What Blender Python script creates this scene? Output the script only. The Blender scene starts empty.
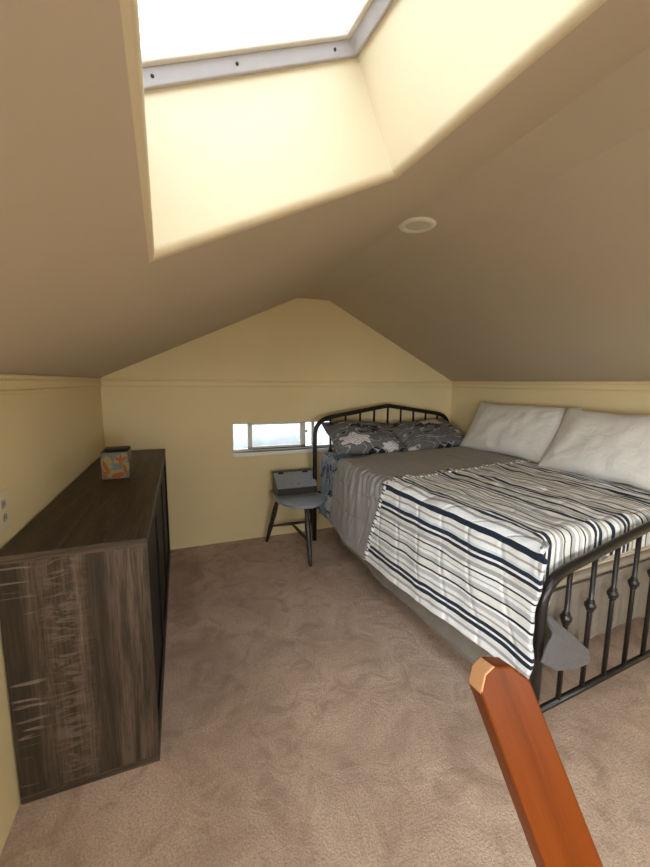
import bpy, bmesh, math, random
from mathutils import Vector, Matrix, noise
random.seed(7)
S = bpy.context.scene
COL = S.collection
PI = math.pi

# ------------------------------------------------------------------ helpers
def V(*a): return Vector(a)
def lerp(a, b, t): return a + (b - a) * t
def sstep(a, b, x):
    t = min(1.0, max(0.0, (x - a) / (b - a))); return t * t * (3 - 2 * t)

def obj(name, bm, mat, parent=None, smooth=False, bevel=0.0, subsurf=0, solid=0.0, seg=2):
    bmesh.ops.recalc_face_normals(bm, faces=bm.faces[:]) if smooth != 'keep' else None
    me = bpy.data.meshes.new(name); bm.to_mesh(me); bm.free()
    o = bpy.data.objects.new(name, me); COL.objects.link(o)
    me.materials.append(mat)
    if smooth:
        for p in me.polygons: p.use_smooth = True
    if solid:
        m = o.modifiers.new('s', 'SOLIDIFY'); m.thickness = abs(solid); m.offset = 1.0 if solid > 0 else -1.0
    if bevel:
        m = o.modifiers.new('b', 'BEVEL'); m.width = bevel; m.segments = seg; m.limit_method = 'ANGLE'; m.angle_limit = 0.6
        m.harden_normals = False
    if subsurf:
        m = o.modifiers.new('u', 'SUBSURF'); m.levels = subsurf; m.render_levels = subsurf
    if parent: o.parent = parent
    return o

def tag(o, label=None, cat=None, group=None, kind=None):
    if label: o['label'] = label
    if cat: o['category'] = cat
    if group: o['group'] = group
    if kind: o['kind'] = kind
    return o

def empty(name, loc=(0, 0, 0), rz=0.0):
    o = bpy.data.objects.new(name, None); COL.objects.link(o)
    o.location = loc; o.rotation_euler = (0, 0, rz); o.empty_display_size = 0.05
    return o

def struct(name, bm, mat, parent=None, **k):
    o = obj(name, bm, mat, parent, **k); o['kind'] = 'structure'; return o

def add_box(bm, lo, hi):
    x0, y0, z0 = lo; x1, y1, z1 = hi
    v = [bm.verts.new(p) for p in ((x0,y0,z0),(x1,y0,z0),(x1,y1,z0),(x0,y1,z0),(x0,y0,z1),(x1,y0,z1),(x1,y1,z1),(x0,y1,z1))]
    for f in ((3,2,1,0),(4,5,6,7),(0,1,5,4),(1,2,6,5),(2,3,7,6),(3,0,4,7)): bm.faces.new([v[i] for i in f])
def box(lo, hi):
    bm = bmesh.new(); add_box(bm, lo, hi); return bm

def add_prism(bm, pts, ext):
    """closed polygon of 3D points extruded by vector ext"""
    a = [bm.verts.new(p) for p in pts]; b = [bm.verts.new(Vector(p) + Vector(ext)) for p in pts]
    n = len(pts)
    bm.faces.new(a); bm.faces.new(b[::-1])
    for i in range(n): bm.faces.new([a[i], b[i], b[(i+1) % n], a[(i+1) % n]])

def add_tube(bm, pts, r, n=12, closed=False, cap=True):
    pts = [Vector(p) for p in pts]; m = len(pts)
    rs = r if isinstance(r, (list, tuple)) else [r] * m
    rings = []; prev = None
    for i, p in enumerate(pts):
        if closed: t = pts[(i+1) % m] - pts[i-1]
        else: t = pts[min(i+1, m-1)] - pts[max(i-1, 0)]
        t.normalize()
        if prev is None:
            a = t.cross(Vector((0, 0, 1)))
            if a.length < 1e-3: a = t.cross(Vector((1, 0, 0)))
        else: a = prev - t * prev.dot(t)
        a.normalize(); prev = a; b = t.cross(a)
        rings.append([bm.verts.new(p + (a * math.cos(q) + b * math.sin(q)) * rs[i]) for q in (2 * PI * k / n for k in range(n))])
    for i in range(m if closed else m - 1):
        A, B = rings[i], rings[(i+1) % m]
        for k in range(n): bm.faces.new([A[k], A[(k+1) % n], B[(k+1) % n], B[k]])
    if cap and not closed:
        bm.faces.new(rings[0][::-1]); bm.faces.new(rings[-1])
def tube(pts, r, **k):
    bm = bmesh.new(); add_tube(bm, pts, r, **k); return bm

def add_lathe(bm, prof, c=(0, 0, 0), axis=Vector((0, 0, 1)), n=24):
    """profile [(r,h)] along axis from c"""
    axis = Vector(axis).normalized(); a = axis.orthogonal().normalized(); b = axis.cross(a); c = Vector(c)
    rings = []
    for r, h in prof:
        rings.append([bm.verts.new(c + axis * h + (a * math.cos(2*PI*k/n) + b * math.sin(2*PI*k/n)) * max(r, 1e-5)) for k in range(n)])
    for A, B in zip(rings, rings[1:]):
        for k in range(n): bm.faces.new([A[k], A[(k+1) % n], B[(k+1) % n], B[k]])
    bm.faces.new(rings[0][::-1]); bm.faces.new(rings[-1])
def lathe(prof, **k):
    bm = bmesh.new(); add_lathe(bm, prof, **k); return bm

def grid(fn, nu, nv, uvfn=None):
    bm = bmesh.new(); uvl = bm.loops.layers.uv.new('UVMap')
    vs = [[bm.verts.new(fn(i / nu, j / nv)) for j in range(nv + 1)] for i in range(nu + 1)]
    for i in range(nu):
        for j in range(nv):
            f = bm.faces.new([vs[i][j], vs[i+1][j], vs[i+1][j+1], vs[i][j+1]])
            for l, (a, b) in zip(f.loops, ((i, j), (i+1, j), (i+1, j+1), (i, j+1))):
                l[uvl].uv = uvfn(a / nu, b / nv) if uvfn else (a / nu, b / nv)
    return bm

def nz(x, y, z=0.0): return noise.noise(Vector((x, y, z)))

# ------------------------------------------------------------------ materials
def srgb(r, g, b):
    f = lambda c: (c/255/12.92) if c/255 <= 0.04045 else ((c/255 + 0.055) / 1.055) ** 2.4
    return (f(r), f(g), f(b), 1)

class N:
    """small node tree builder"""
    def __init__(s, name):
        s.m = bpy.data.materials.new(name); s.m.use_nodes = True
        s.t = s.m.node_tree; s.b = s.t.nodes['Principled BSDF']; s.out = s.t.nodes['Material Output']
    def n(s, kind, **k):
        q = s.t.nodes.new(kind)
        for a, v in k.items():
            if hasattr(q, a): setattr(q, a, v)
            else: s.set(q, a, v)
        return q
    def set(s, q, i, v):
        sock = q.inputs[i]
        if isinstance(v, bpy.types.NodeSocket): s.t.links.new(v, sock)
        elif isinstance(v, bpy.types.Node): s.t.links.new(v.outputs[0], sock)
        else: sock.default_value = v
    def coord(s, out='Object', scale=(1, 1, 1), loc=(0, 0, 0), rot=(0, 0, 0)):
        c = s.n('ShaderNodeTexCoord'); m = s.n('ShaderNodeMapping')
        s.set(m, 'Vector', c.outputs[out]); s.set(m, 'Scale', scale); s.set(m, 'Location', loc); s.set(m, 'Rotation', rot); return m
    def noise(s, vec, scale, detail=3.0, rough=0.55, dist=0.0):
        q = s.n('ShaderNodeTexNoise'); s.set(q, 'Vector', vec); s.set(q, 'Scale', scale); s.set(q, 'Detail', detail)
        s.set(q, 'Roughness', rough); s.set(q, 'Distortion', dist); return q.outputs['Fac']
    def ramp(s, fac, stops, interp='LINEAR'):
        q = s.n('ShaderNodeValToRGB'); s.set(q, 'Fac', fac); r = q.color_ramp; r.interpolation = interp
        while len(r.elements) < len(stops): r.elements.new(0.5)
        for e, (p, c) in zip(r.elements, stops):
            e.position = p; e.color = c if not isinstance(c, (int, float)) else (c, c, c, 1)
        return q.outputs['Color']
    def math(s, op, a, b=None, c=None):
        q = s.n('ShaderNodeMath'); q.operation = op; s.set(q, 0, a)
        if b is not None: s.set(q, 1, b)
        if c is not None: s.set(q, 2, c)
        return q.outputs[0]
    def mix(s, f, a, b, blend='MIX'):
        q = s.n('ShaderNodeMix'); q.data_type = 'RGBA'; q.blend_type = blend
        s.set(q, 0, f); s.set(q, 6, a); s.set(q, 7, b); return q.outputs[2]
    def bump(s, h, strength=0.3, dist=0.01, prev=None):
        q = s.n('ShaderNodeBump'); s.set(q, 'Height', h); s.set(q, 'Strength', strength); s.set(q, 'Distance', dist)
        if prev is not None: s.set(q, 'Normal', prev)
        return q.outputs[0]
    def done(s, color, rough=0.6, normal=None, metal=0.0, spec=0.5, **k):
        s.set(s.b, 'Base Color', color); s.set(s.b, 'Roughness', rough); s.set(s.b, 'Metallic', metal)
        s.set(s.b, 'Specular IOR Level', spec)
        if normal is not None: s.set(s.b, 'Normal', normal)
        for a, v in k.items(): s.set(s.b, a, v)
        return s.m

def mat_paint(name, c, rough=0.55, var=0.05):
    q = N(name); v = q.coord('Object'); n1 = q.noise(v, 1.6, 4); n2 = q.noise(v, 60, 4)
    c2 = tuple(x * (1 - var) for x in c[:3]) + (1,)
    col = q.mix(q.ramp(n1, [(0.35, 0), (0.65, 1)]), c, c2)
    b = q.bump(n2, 0.08, 0.004); b = q.bump(n1, 0.15, 0.03, b)
    return q.done(col, rough, b, spec=0.35)

def mat_plain(name, c, rough=0.5, metal=0.0, bump=0.0, bscale=80, spec=0.5, var=0.12, **k):
    q = N(name); v = q.coord('Object'); n1 = q.noise(v, bscale, 4)
    c2 = tuple(x * (1 - var) for x in c[:3]) + (1,)
    col = q.mix(n1, c, c2)
    return q.done(col, rough, q.bump(n1, bump, 0.004) if bump else None, metal, spec, **k)

def mat_carpet():
    q = N('carpet'); v = q.coord('Object')
    big = q.noise(v, 2.2, 5, 0.62, 0.8); mid = q.noise(v, 7, 4, 0.6, 1.2); fine = q.noise(v, 140, 3, 0.7); fib = q.noise(v, 420, 2, 0.6)
    base = q.mix(q.ramp(big, [(0.36, 0), (0.62, 1)]), (0.46, 0.315, 0.225, 1), (0.72, 0.525, 0.395, 1))
    base = q.mix(q.math('MULTIPLY', q.ramp(mid, [(0.50, 0), (0.66, 1)]), 0.6), base, (0.35, 0.225, 0.15, 1))
    base = q.mix(q.math('MULTIPLY', q.ramp(fine, [(0.35, 1), (0.6, 0)]), 0.60), base, (0.27, 0.19, 0.14, 1))
    base = q.mix(q.math('MULTIPLY', q.ramp(fib, [(0.5, 0), (0.75, 1)]), 0.35), base, (0.66, 0.53, 0.43, 1))
    b = q.bump(fine, 0.7, 0.012); b = q.bump(fib, 0.5, 0.005, b); b = q.bump(mid, 0.35, 0.03, b)
    return q.done(base, 0.95, b, spec=0.1, **{'Sheen Weight': 0.15})

def mat_rustic(name, rot, tint=1.0, tiger=True):
    """weathered grey-brown oak laminate; grain along local z after rot"""
    q = N(name); g = q.coord('Object', rot=rot)
    def mp(sc): m_ = q.n('ShaderNodeMapping'); q.set(m_, 'Vector', g); q.set(m_, 'Scale', sc); return m_
    n1 = q.noise(mp((1, 1, 0.06)), 30, 6, 0.72, 0.8); n2 = q.noise(mp((1, 1, 0.05)), 150, 4, 0.7)
    K = lambda r, g_, b: (r * tint, g_ * tint, b * tint, 1)
    c = q.ramp(n1, [(0.30, K(.026, .018, .013)), (0.46, K(.085, .060, .044)), (0.60, K(.160, .118, .088)), (0.78, K(.27, .208, .160))])
    c = q.mix(q.math('MULTIPLY', q.ramp(n2, [(0.46, 0), (0.62, 1)]), 0.6), c, K(.022, .015, .011))
    b = q.bump(n1, 0.2, 0.004)
    if tiger:
        sep = q.n('ShaderNodeSeparateXYZ'); q.set(sep, 0, g)
        wob = q.noise(mp((1, 1, 0.35)), 5, 3, 0.6, 0.5)
        x = q.math('ADD', sep.outputs[0], q.math('MULTIPLY', q.math('SUBTRACT', wob, 0.5), 0.07))
        # printed boards: a dark one at the wall, a pale curly one, a dark cathedral streak, a pale edge
        dk = q.ramp(q.math('DIVIDE', x, 0.42), [(0.0, .70), (.15, .72), (.24, .22), (.52, .05), (.57, .55), (.64, .72), (.70, .58), (.78, .15), (.93, .05), (1.0, .45)])
        c = q.mix(dk, c, K(.030, .021, .015))
        mask = q.ramp(q.math('DIVIDE', x, 0.42), [(.22, 0), (.36, .9), (.42, .9), (.60, 0)])
        t = q.noise(mp((0.26, 0.26, 1.0)), 50, 3, 0.6, 1.2)
        f = q.math('MULTIPLY', q.ramp(t, [(0.47, 0), (0.60, 1)]), mask)
        c = q.mix(q.math('MULTIPLY', f, 0.5), c, K(.26, .20, .15))
        mask2 = q.ramp(q.math('DIVIDE', x, 0.42), [(.02, 0), (.06, 1), (.20, 1), (.27, 0)])
        sc = q.noise(mp((0.35, 0.35, 3.2)), 16, 2, 0.5, 0.5)
        c = q.mix(q.math('MULTIPLY', q.math('MULTIPLY', q.ramp(sc, [(0.60, 0), (0.66, 1)]), mask2), 0.45), c, (.32, .26, .21, 1))
    return q.done(c, 0.45, b, spec=0.35)

def mat_stripes():
    q = N('striped_cotton'); uv = q.coord('UV')
    sep = q.n('ShaderNodeSeparateXYZ'); q.set(sep, 0, uv)
    nv = q.coord('Object'); wob = q.noise(nv, 6.5, 2)
    s = q.math('ADD', sep.outputs[0], q.math('MULTIPLY', q.math('SUBTRACT', wob, 0.5), 0.016))
    fr = q.math('FRACT', q.math('DIVIDE', s, 0.50))
    W = (0.82, 0.83, 0.83, 1); C = (0.77, 0.77, 0.75, 1); NV = (0.012, 0.021, 0.042, 1); BK = (0.018, 0.019, 0.024, 1)
    G = (0.36, 0.36, 0.36, 1); LG = (0.50, 0.51, 0.515, 1); BL = (0.60, 0.68, 0.72, 1)
    seq = [(W, .030), (G, .013), (W, .022), (NV, .020), (W, .010), (NV, .018), (C, .022), (G, .010), (W, .018), (LG, .022), (W, .010), (BK, .010),
           (C, .034), (BK, .008), (LG, .020), (W, .016), (G, .006), (C, .022), (BK, .008), (W, .014), (G, .020), (C, .020), (NV, .018), (W, .012),
           (NV, .021), (BL, .012), (W, .022), (G, .010), (C, .022), (NV, .026)]
    tot = sum(w for _, w in seq); pos = 0; stops = []
    for c, w in seq: stops.append((pos / tot, c)); pos += w
    col = q.ramp(fr, stops, 'CONSTANT')
    # quilting lines every 0.24 m, both ways
    v2 = sep.outputs[1]
    def line(x, per, off): return q.math('ABSOLUTE', q.math('SUBTRACT', q.math('FRACT', q.math('ADD', q.math('DIVIDE', x, per), off)), 0.5))
    h = q.math('MINIMUM', line(sep.outputs[0], 0.15, 0.2), line(v2, 0.17, 0.1))
    h = q.ramp(h, [(0.0, 0.0), (0.10, 1.0)])
    wr = q.noise(nv, 22, 4, 0.6, 0.8)
    b = q.bump(h, 0.45, 0.010); b = q.bump(wr, 0.35, 0.012, b)
    return q.done(col, 0.85, b, spec=0.2, **{'Sheen Weight': 0.1})

def mat_quilt(name, c, per=0.17, wrs=24):
    q = N(name); uv = q.coord('UV'); sep = q.n('ShaderNodeSeparateXYZ'); q.set(sep, 0, uv); nv = q.coord('Object')
    def line(x, per, off): return q.math('ABSOLUTE', q.math('SUBTRACT', q.math('FRACT', q.math('ADD', q.math('DIVIDE', x, per), off)), 0.5))
    h = q.ramp(q.math('MINIMUM', line(sep.outputs[0], per, 0.2), line(sep.outputs[1], per, 0.1)), [(0, 0), (0.07, 1)])
    wr = q.noise(nv, wrs, 4, 0.6, 0.7); n2 = q.noise(nv, 300, 2)
    col = q.mix(n2, c, tuple(x * 0.86 for x in c[:3]) + (1,))
    b = q.bump(h, 0.5, 0.010); b = q.bump(wr, 0.3, 0.012, b)
    return q.done(col, 0.8, b, spec=0.25, **{'Sheen Weight': 0.12})

def mat_cloth(name, c, wr=18, strength=0.35):
    q = N(name); nv = q.coord('Object'); n1 = q.noise(nv, wr, 5, 0.6, 0.9); n2 = q.noise(nv, 350, 2)
    col = q.mix(n2, c, tuple(x * 0.88 for x in c[:3]) + (1,))
    b = q.bump(n1, strength, 0.015); return q.done(col, 0.88, b, spec=0.2, **{'Sheen Weight': 0.1})

def mat_floral(name, base, flowers, leaf=(0.012, 0.014, 0.017, 1), leafscale=7.0, coord='UV', line=(0.55, 0.55, 0.56, 1), leafcut=0.56):
    """grey cotton print: big pale blossoms at the given uv spots, dark leaves, thin pale stems"""
    q = N(name); uv = q.coord(coord); nv = q.coord('Object')
    d = q.n('ShaderNodeMapping'); q.set(d, 'Vector', uv); q.set(d, 'Scale', (1, 1.6, 1))
    lf = q.noise(d, leafscale, 1.5, 0.5, 1.6)
    col = q.mix(q.ramp(lf, [(leafcut, 0), (leafcut + 0.025, 1)]), base, leaf)
    st = q.noise(d, leafscale * 0.6, 2, 0.5, 2.0)
    s1 = q.math('ABSOLUTE', q.math('SUBTRACT', st, 0.47))
    col = q.mix(q.math('MULTIPLY', q.ramp(s1, [(0.006, 1), (0.014, 0)]), 0.75), col, line)
    for (fu, fv, fr, fc) in flowers:
        sub = q.n('ShaderNodeVectorMath'); sub.operation = 'SUBTRACT'; q.set(sub, 0, uv); q.set(sub, 1, (fu, fv, 0))
        sc = q.n('ShaderNodeVectorMath'); sc.operation = 'MULTIPLY'; q.set(sc, 0, sub); q.set(sc, 1, (1.0, 1.5, 0))
        ln = q.n('ShaderNodeVectorMath'); ln.operation = 'LENGTH'; q.set(ln, 0, sc)
        sp = q.n('ShaderNodeSeparateXYZ'); q.set(sp, 0, sc)
        ang = q.math('ARCTAN2', sp.outputs[1], sp.outputs[0])
        pet = q.math('MULTIPLY', q.math('COSINE', q.math('MULTIPLY', ang, 6.0)), 0.16)
        wob = q.math('MULTIPLY', q.math('SUBTRACT', q.noise(uv, 9, 2), 0.5), 0.9)
        rr = q.math('ADD', q.math('DIVIDE', ln.outputs['Value'], fr), q.math('ADD', pet, wob))
        m = q.ramp(rr, [(0.88, 1), (0.98, 0)])
        vein = q.math('ABSOLUTE', q.math('SINE', q.math('ADD', q.math('MULTIPLY', ang, 9.0), q.math('MULTIPLY', rr, 5.0))))
        ring = q.math('ABSOLUTE', q.math('SINE', q.math('MULTIPLY', rr, 9.0)))
        pc = q.mix(q.ramp(q.math('MULTIPLY', vein, ring), [(0.1, 0.75), (0.35, 0)]), fc, (0.10, 0.095, 0.10, 1))
        col = q.mix(m, col, pc)
    wr = q.noise(nv, 16, 4, 0.6, 0.8); b = q.bump(wr, 0.4, 0.015)
    return q.done(col, 0.7, b, spec=0.3)

def mat_orangewood():
    q = N('varnished_orange_wood'); g = q.coord('Object', scale=(1, 1, 0.06)); n1 = q.noise(g, 30, 5, 0.6, 0.5); n2 = q.noise(g, 120, 3)
    c = q.ramp(n1, [(0.3, (0.085, 0.016, 0.0012, 1)), (0.55, (0.122, 0.025, 0.002, 1)), (0.75, (0.16, 0.036, 0.003, 1))])
    c = q.mix(q.math('MULTIPLY', q.ramp(n2, [(0.55, 0), (0.7, 1)]), 0.3), c, (0.16, 0.035, 0.008, 1))
    return q.done(c, 0.34, q.bump(n1, 0.12, 0.003), spec=0.08)

def mat_pane(name, tint, frost=0.0):
    """window glass: mostly see-through, a weak sheen, streaky grime"""
    q = N(name); t = q.t; t.nodes.remove(q.b)
    tr = q.n('ShaderNodeBsdfTransparent'); gl = q.n('ShaderNodeBsdfGlossy'); q.set(gl, 'Roughness', 0.08)
    v = q.coord('Object'); n1 = q.noise(v, 9, 5, 0.65, 1.0)
    q.set(tr, 'Color', q.mix(q.ramp(n1, [(0.35, 0), (0.7, 1)]), tint, tuple(x * (1 - frost) for x in tint[:3]) + (1,)))
    fr = q.n('ShaderNodeFresnel'); q.set(fr, 'IOR', 1.08)
    mx = q.n('ShaderNodeMixShader'); q.set(mx, 0, fr.outputs[0]); q.set(mx, 1, tr.outputs[0]); q.set(mx, 2, gl.outputs[0])
    q.set(q.out, 'Surface', mx.outputs[0]); return q.m

def mat_tin():
    q = N('printed_card'); v = q.coord('Object'); w = q.n('ShaderNodeMapping'); q.set(w, 'Vector', v); q.set(w, 'Scale', (1, 1, 0.75))
    n1 = q.noise(w, 26, 2, 0.5, 1.4); n2 = q.noise(v, 38, 2, 0.5, 1.0)
    c = q.ramp(n1, [(0.0, (0.42, 0.50, 0.52, 1)), (0.40, (0.62, 0.50, 0.30, 1)), (0.50, (0.70, 0.42, 0.14, 1)), (0.55, (0.55, 0.19, 0.02, 1)), (0.70, (0.42, 0.12, 0.015, 1))], 'CONSTANT')
    c = q.mix(q.ramp(n2, [(0.60, 0), (0.64, 1)]), c, (0.74, 0.66, 0.50, 1))
    return q.done(c, 0.3, None, spec=0.5)

M = {}
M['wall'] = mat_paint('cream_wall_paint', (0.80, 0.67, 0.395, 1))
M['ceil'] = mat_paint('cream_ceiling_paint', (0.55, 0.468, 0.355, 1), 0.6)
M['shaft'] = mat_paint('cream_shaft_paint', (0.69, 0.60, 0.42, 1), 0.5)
M['trim'] = mat_paint('cream_trim_paint', (0.80, 0.67, 0.395, 1), 0.4)
M['carpet'] = mat_carpet()
M['rustic_z'] = mat_rustic('rustic_oak_upright', (0, 0, 0), 0.82)
M['rustic_y'] = mat_rustic('rustic_oak_top', (PI/2, 0, 0), 0.50, tiger=False)
M['rustic_x'] = mat_rustic('rustic_oak_edge', (0, PI/2, 0), 0.9, tiger=False)
M['black_door'] = mat_plain('black_lacquer', (0.008, 0.007, 0.007, 1), 0.55, spec=0.2)
M['black_metal'] = mat_plain('black_pull_metal', (0.012, 0.012, 0.012, 1), 0.35, 0.6)
M['bedmetal'] = mat_plain('dark_bronze_metal', (0.022, 0.019, 0.017, 1), 0.30, 0.35, 0.05, 120)
M['alu'] = mat_plain('grey_aluminium', (0.47, 0.45, 0.47, 1), 0.45, 0.2, 0.1, 40)
M['alu2'] = mat_plain('pale_grey_rail', (0.72, 0.68, 0.62, 1), 0.5, 0.0, 0.1, 40)
M['screw'] = mat_plain('dark_screw', (0.04, 0.035, 0.03, 1), 0.5, 0.5)
M['white_frame'] = mat_plain('white_window_vinyl', (0.80, 0.78, 0.73, 1), 0.4, 0, 0.05)
M['sill'] = mat_plain('white_sill_paint', (0.88, 0.87, 0.83, 1), 0.4, 0, 0.05)
M['white_plastic'] = mat_plain('ivory_plastic', (0.76, 0.68, 0.49, 1), 0.35)
M['socket'] = mat_plain('grey_socket', (0.48, 0.43, 0.33, 1), 0.45)
M['dark'] = mat_plain('dark_slot', (0.02, 0.018, 0.015, 1), 0.6)
M['lamp_lens'] = mat_plain('unlit_lamp_lens', (0.62, 0.57, 0.47, 1), 0.5)
M['lamp_trim'] = mat_plain('lamp_trim_paint', (0.80, 0.74, 0.62, 1), 0.45)
M['stripes'] = mat_stripes()
M['grey_quilt'] = mat_quilt('grey_quilted_cotton', (0.32, 0.308, 0.29, 1))
M['grey_lining'] = mat_cloth('grey_lining', (0.12, 0.113, 0.113, 1), 14)
M['skirt'] = mat_cloth('taupe_skirt_cloth', (0.20, 0.172, 0.142, 1), 9, 0.5)
M['mattress'] = mat_cloth('cream_ticking', (0.60, 0.52, 0.41, 1), 30, 0.15)
M['boxspring'] = mat_cloth('beige_box_cloth', (0.40, 0.34, 0.27, 1), 30, 0.1)
M['pillow_cream'] = mat_cloth('cream_pillowcase', (0.79, 0.765, 0.72, 1), 13, 0.4)
WHT = (0.74, 0.72, 0.73, 1); PNK = (0.66, 0.55, 0.54, 1)
M['floral_a'] = mat_floral('grey_floral_print', (0.135, 0.135, 0.138, 1), [(0.27, 0.24, 0.20, WHT), (0.72, 0.08, 0.12, WHT)], leafscale=3.2, leafcut=.57)
M['floral_b'] = mat_floral('grey_floral_print_pink', (0.135, 0.135, 0.138, 1), [(0.62, 0.72, 0.17, PNK), (0.95, 0.35, 0.10, WHT), (0.03, 0.05, 0.10, WHT)], leafscale=3.2, leafcut=0.58)
M['floral_sheet'] = mat_floral('blue_grey_floral_sheet', (0.20, 0.24, 0.29, 1), [(0.10, 0.2, 0.10, (0.55, 0.60, 0.66, 1)), (0.16, 0.9, 0.12, (0.6, 0.6, 0.6, 1))], leaf=(0.02, 0.035, 0.06, 1), leafscale=9, leafcut=0.53)
M['stool'] = mat_plain('dark_stool_paint', (0.034, 0.029, 0.023, 1), 0.42, 0, 0.1, 60)
M['stool_top'] = mat_plain('worn_skylit_stool_top', (0.33, 0.36, 0.40, 1), 0.28, 0, 0.18, 45, 0.6, 0.45)  # worn grey top; daylight from above painted in as a paler blue
M['hinge'] = mat_plain('black_iron', (0.010, 0.010, 0.010, 1), 0.4, 0.5)
M['tin'] = mat_tin()
M['clear_rim'] = mat_plain('grey_card_rim', (0.085, 0.07, 0.05, 1), 0.3)
M['teal'] = mat_plain('teal_print', (0.10, 0.22, 0.25, 1), 0.4)
M['paleblue'] = mat_plain('pale_blue_print', (0.15, 0.165, 0.155, 1), 0.4)
M['orange'] = mat_plain('orange_print', (0.31, 0.095, 0.007, 1), 0.4)
M['creamprint'] = mat_plain('cream_print', (0.36, 0.235, 0.075, 1), 0.4)
M['pinkprint'] = mat_plain('pink_print', (0.62, 0.22, 0.20, 1), 0.4)
M['skyglass'] = mat_pane('skylight_glass', (0.44, 0.445, 0.45, 1), 0.0)
M['clearglass'] = mat_pane('clear_window_glass', (0.93, 0.94, 0.94, 1), 0.0)
M['winglass'] = mat_pane('frosted_window_glass', (0.33, 0.34, 0.345, 1), 0.12)
M['winglass_clear'] = mat_pane('window_glass', (0.36, 0.37, 0.375, 1), 0.10)
M['orangewood'] = mat_orangewood()
M['wornwood'] = mat_plain('bare_worn_wood', (0.55, 0.27, 0.12, 1), 0.5, 0, 0.2, 60)

# ------------------------------------------------------------------ room shell
WX, YF, ZT, ZB = 3.127, -4.70, 1.372, 1.304
RX0, RX1, RZ = 1.487, 1.775, 2.055          # flat strip along the ridge
TH = 0.12
struct('floor', box((-TH, YF - TH, -0.10), (WX + TH, TH, 0.0)), M['carpet'])
W4 = (-4.64, -3.30, 0.42, 1.29)                # added light opening in the left wall behind the viewpoint (y0, y1, z0, z1)
bm = bmesh.new()
for lo, hi in (((-TH, YF - TH, 0), (0, W4[0], ZT + .02)), ((-TH, W4[1], 0), (0, TH, ZT + .02)), ((-TH, W4[0], 0), (0, W4[1], W4[2])), ((-TH, W4[0], W4[3]), (0, W4[1], ZT + .02))): add_box(bm, lo, hi)
bmesh.ops.remove_doubles(bm, verts=bm.verts[:], dist=1e-5)
struct('wall_left', bm, M['wall'])
struct('wall_right', box((WX, YF - TH, 0), (WX + TH, TH, ZT + 0.02)), M['wall'])

def gable(y0, y1, hole):
    """gable-shaped wall with one rectangular opening"""
    x0, x1, z0, z1 = hole
    top = lambda x: ZT + (RZ - ZT) * x / RX0 if x < RX0 else (RZ if x < RX1 else RZ + (ZT - RZ) * (x - RX1) / (WX - RX1))
    bm = bmesh.new(); d = (0, y1 - y0, 0); e = 0.03
    xs = sorted({0.0, x0, x1, RX0, RX1, WX})
    for a, b in zip(xs, xs[1:]):
        if a >= x0 and b <= x1:
            add_prism(bm, [(a, y0, 0), (b, y0, 0), (b, y0, z0), (a, y0, z0)], d)
            add_prism(bm, [(a, y0, z1), (b, y0, z1), (b, y0, top(b) + e), (a, y0, top(a) + e)], d)
        else:
            add_prism(bm, [(a, y0, 0), (b, y0, 0), (b, y0, top(b) + e), (a, y0, top(a) + e)], d)
    bmesh.ops.remove_doubles(bm, verts=bm.verts[:], dist=1e-5)
    return bm
W1 = (0.928, 1.86, 0.762, 1.010)
W3 = (0.70, 1.70, 0.85, 1.40)  # opening of the added front window
struct('wall_back', gable(0, TH, W1), M['wall'])
struct('wall_front', gable(YF - TH, YF, W3), M['wall'])

# ceiling: two slopes and the flat ridge strip, with the skylight opening
AL = math.atan2(RZ - ZT, RX0); NRM = V(-math.sin(AL), 0, math.cos(AL)); SL = V(math.cos(AL), 0, math.sin(AL))
def onL(x, y, n=0.0): return V(x, y, ZT + (RZ - ZT) * x / RX0) + NRM * n
# opening corners on the slope plane (x,y): far-left, far-right, near-right, near-left
OP = [(0.505, -2.265), (1.052, -2.268), (1.262, -4.25), (0.578, -4.25)]  # near end stretched out of view to let in more daylight
def ring(off, n, k=5):
    """rounded rectangle ring: OP grown outward by off, lifted by n along slope normal"""
    c = V(sum(p[0] for p in OP) / 4, sum(p[1] for p in OP) / 4, 0)
    dirs = [(-1, 1), (1, 1), (1, -1), (-1, -1)]
    # the skylight sits on a kerb that is a little taller on its low side
    return [onL(p[0] + d[0] * off * math.cos(AL), p[1] + d[1] * off, n + (.028 if d[0] < 0 and n > .2 else 0)) for p, d in zip(OP, dirs)]
bm = bmesh.new()
BR = 0.020
o4 = [bm.verts.new(p) for p in ring(BR, 0)]
outer = [bm.verts.new(p) for p in (onL(-0.03, TH), onL(RX0, TH), onL(RX0, YF - TH), onL(-0.03, YF - TH))]
for i in range(4): bm.faces.new([outer[i], outer[(i+1) % 4], o4[(i+1) % 4], o4[i]])
flat = [bm.verts.new(p) for p in ((RX1, TH, RZ), (RX1, YF - TH, RZ))]
bm.faces.new([outer[1], flat[0], flat[1], outer[2]])
rr = [bm.verts.new(p) for p in ((WX + 0.03, TH, ZT - 0.015), (WX + 0.03, YF - TH, ZT - 0.015))]
bm.faces.new([flat[0], rr[0], rr[1], flat[1]])
for f in bm.faces:
    if f.normal.z > 0: f.normal_flip()
bm.normal_update()
for f in bm.faces:
    if f.normal.z > 0: f.normal_flip()
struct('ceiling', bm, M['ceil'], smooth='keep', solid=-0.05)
for p in bpy.data.objects['ceiling'].data.polygons: p.use_smooth = False

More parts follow.
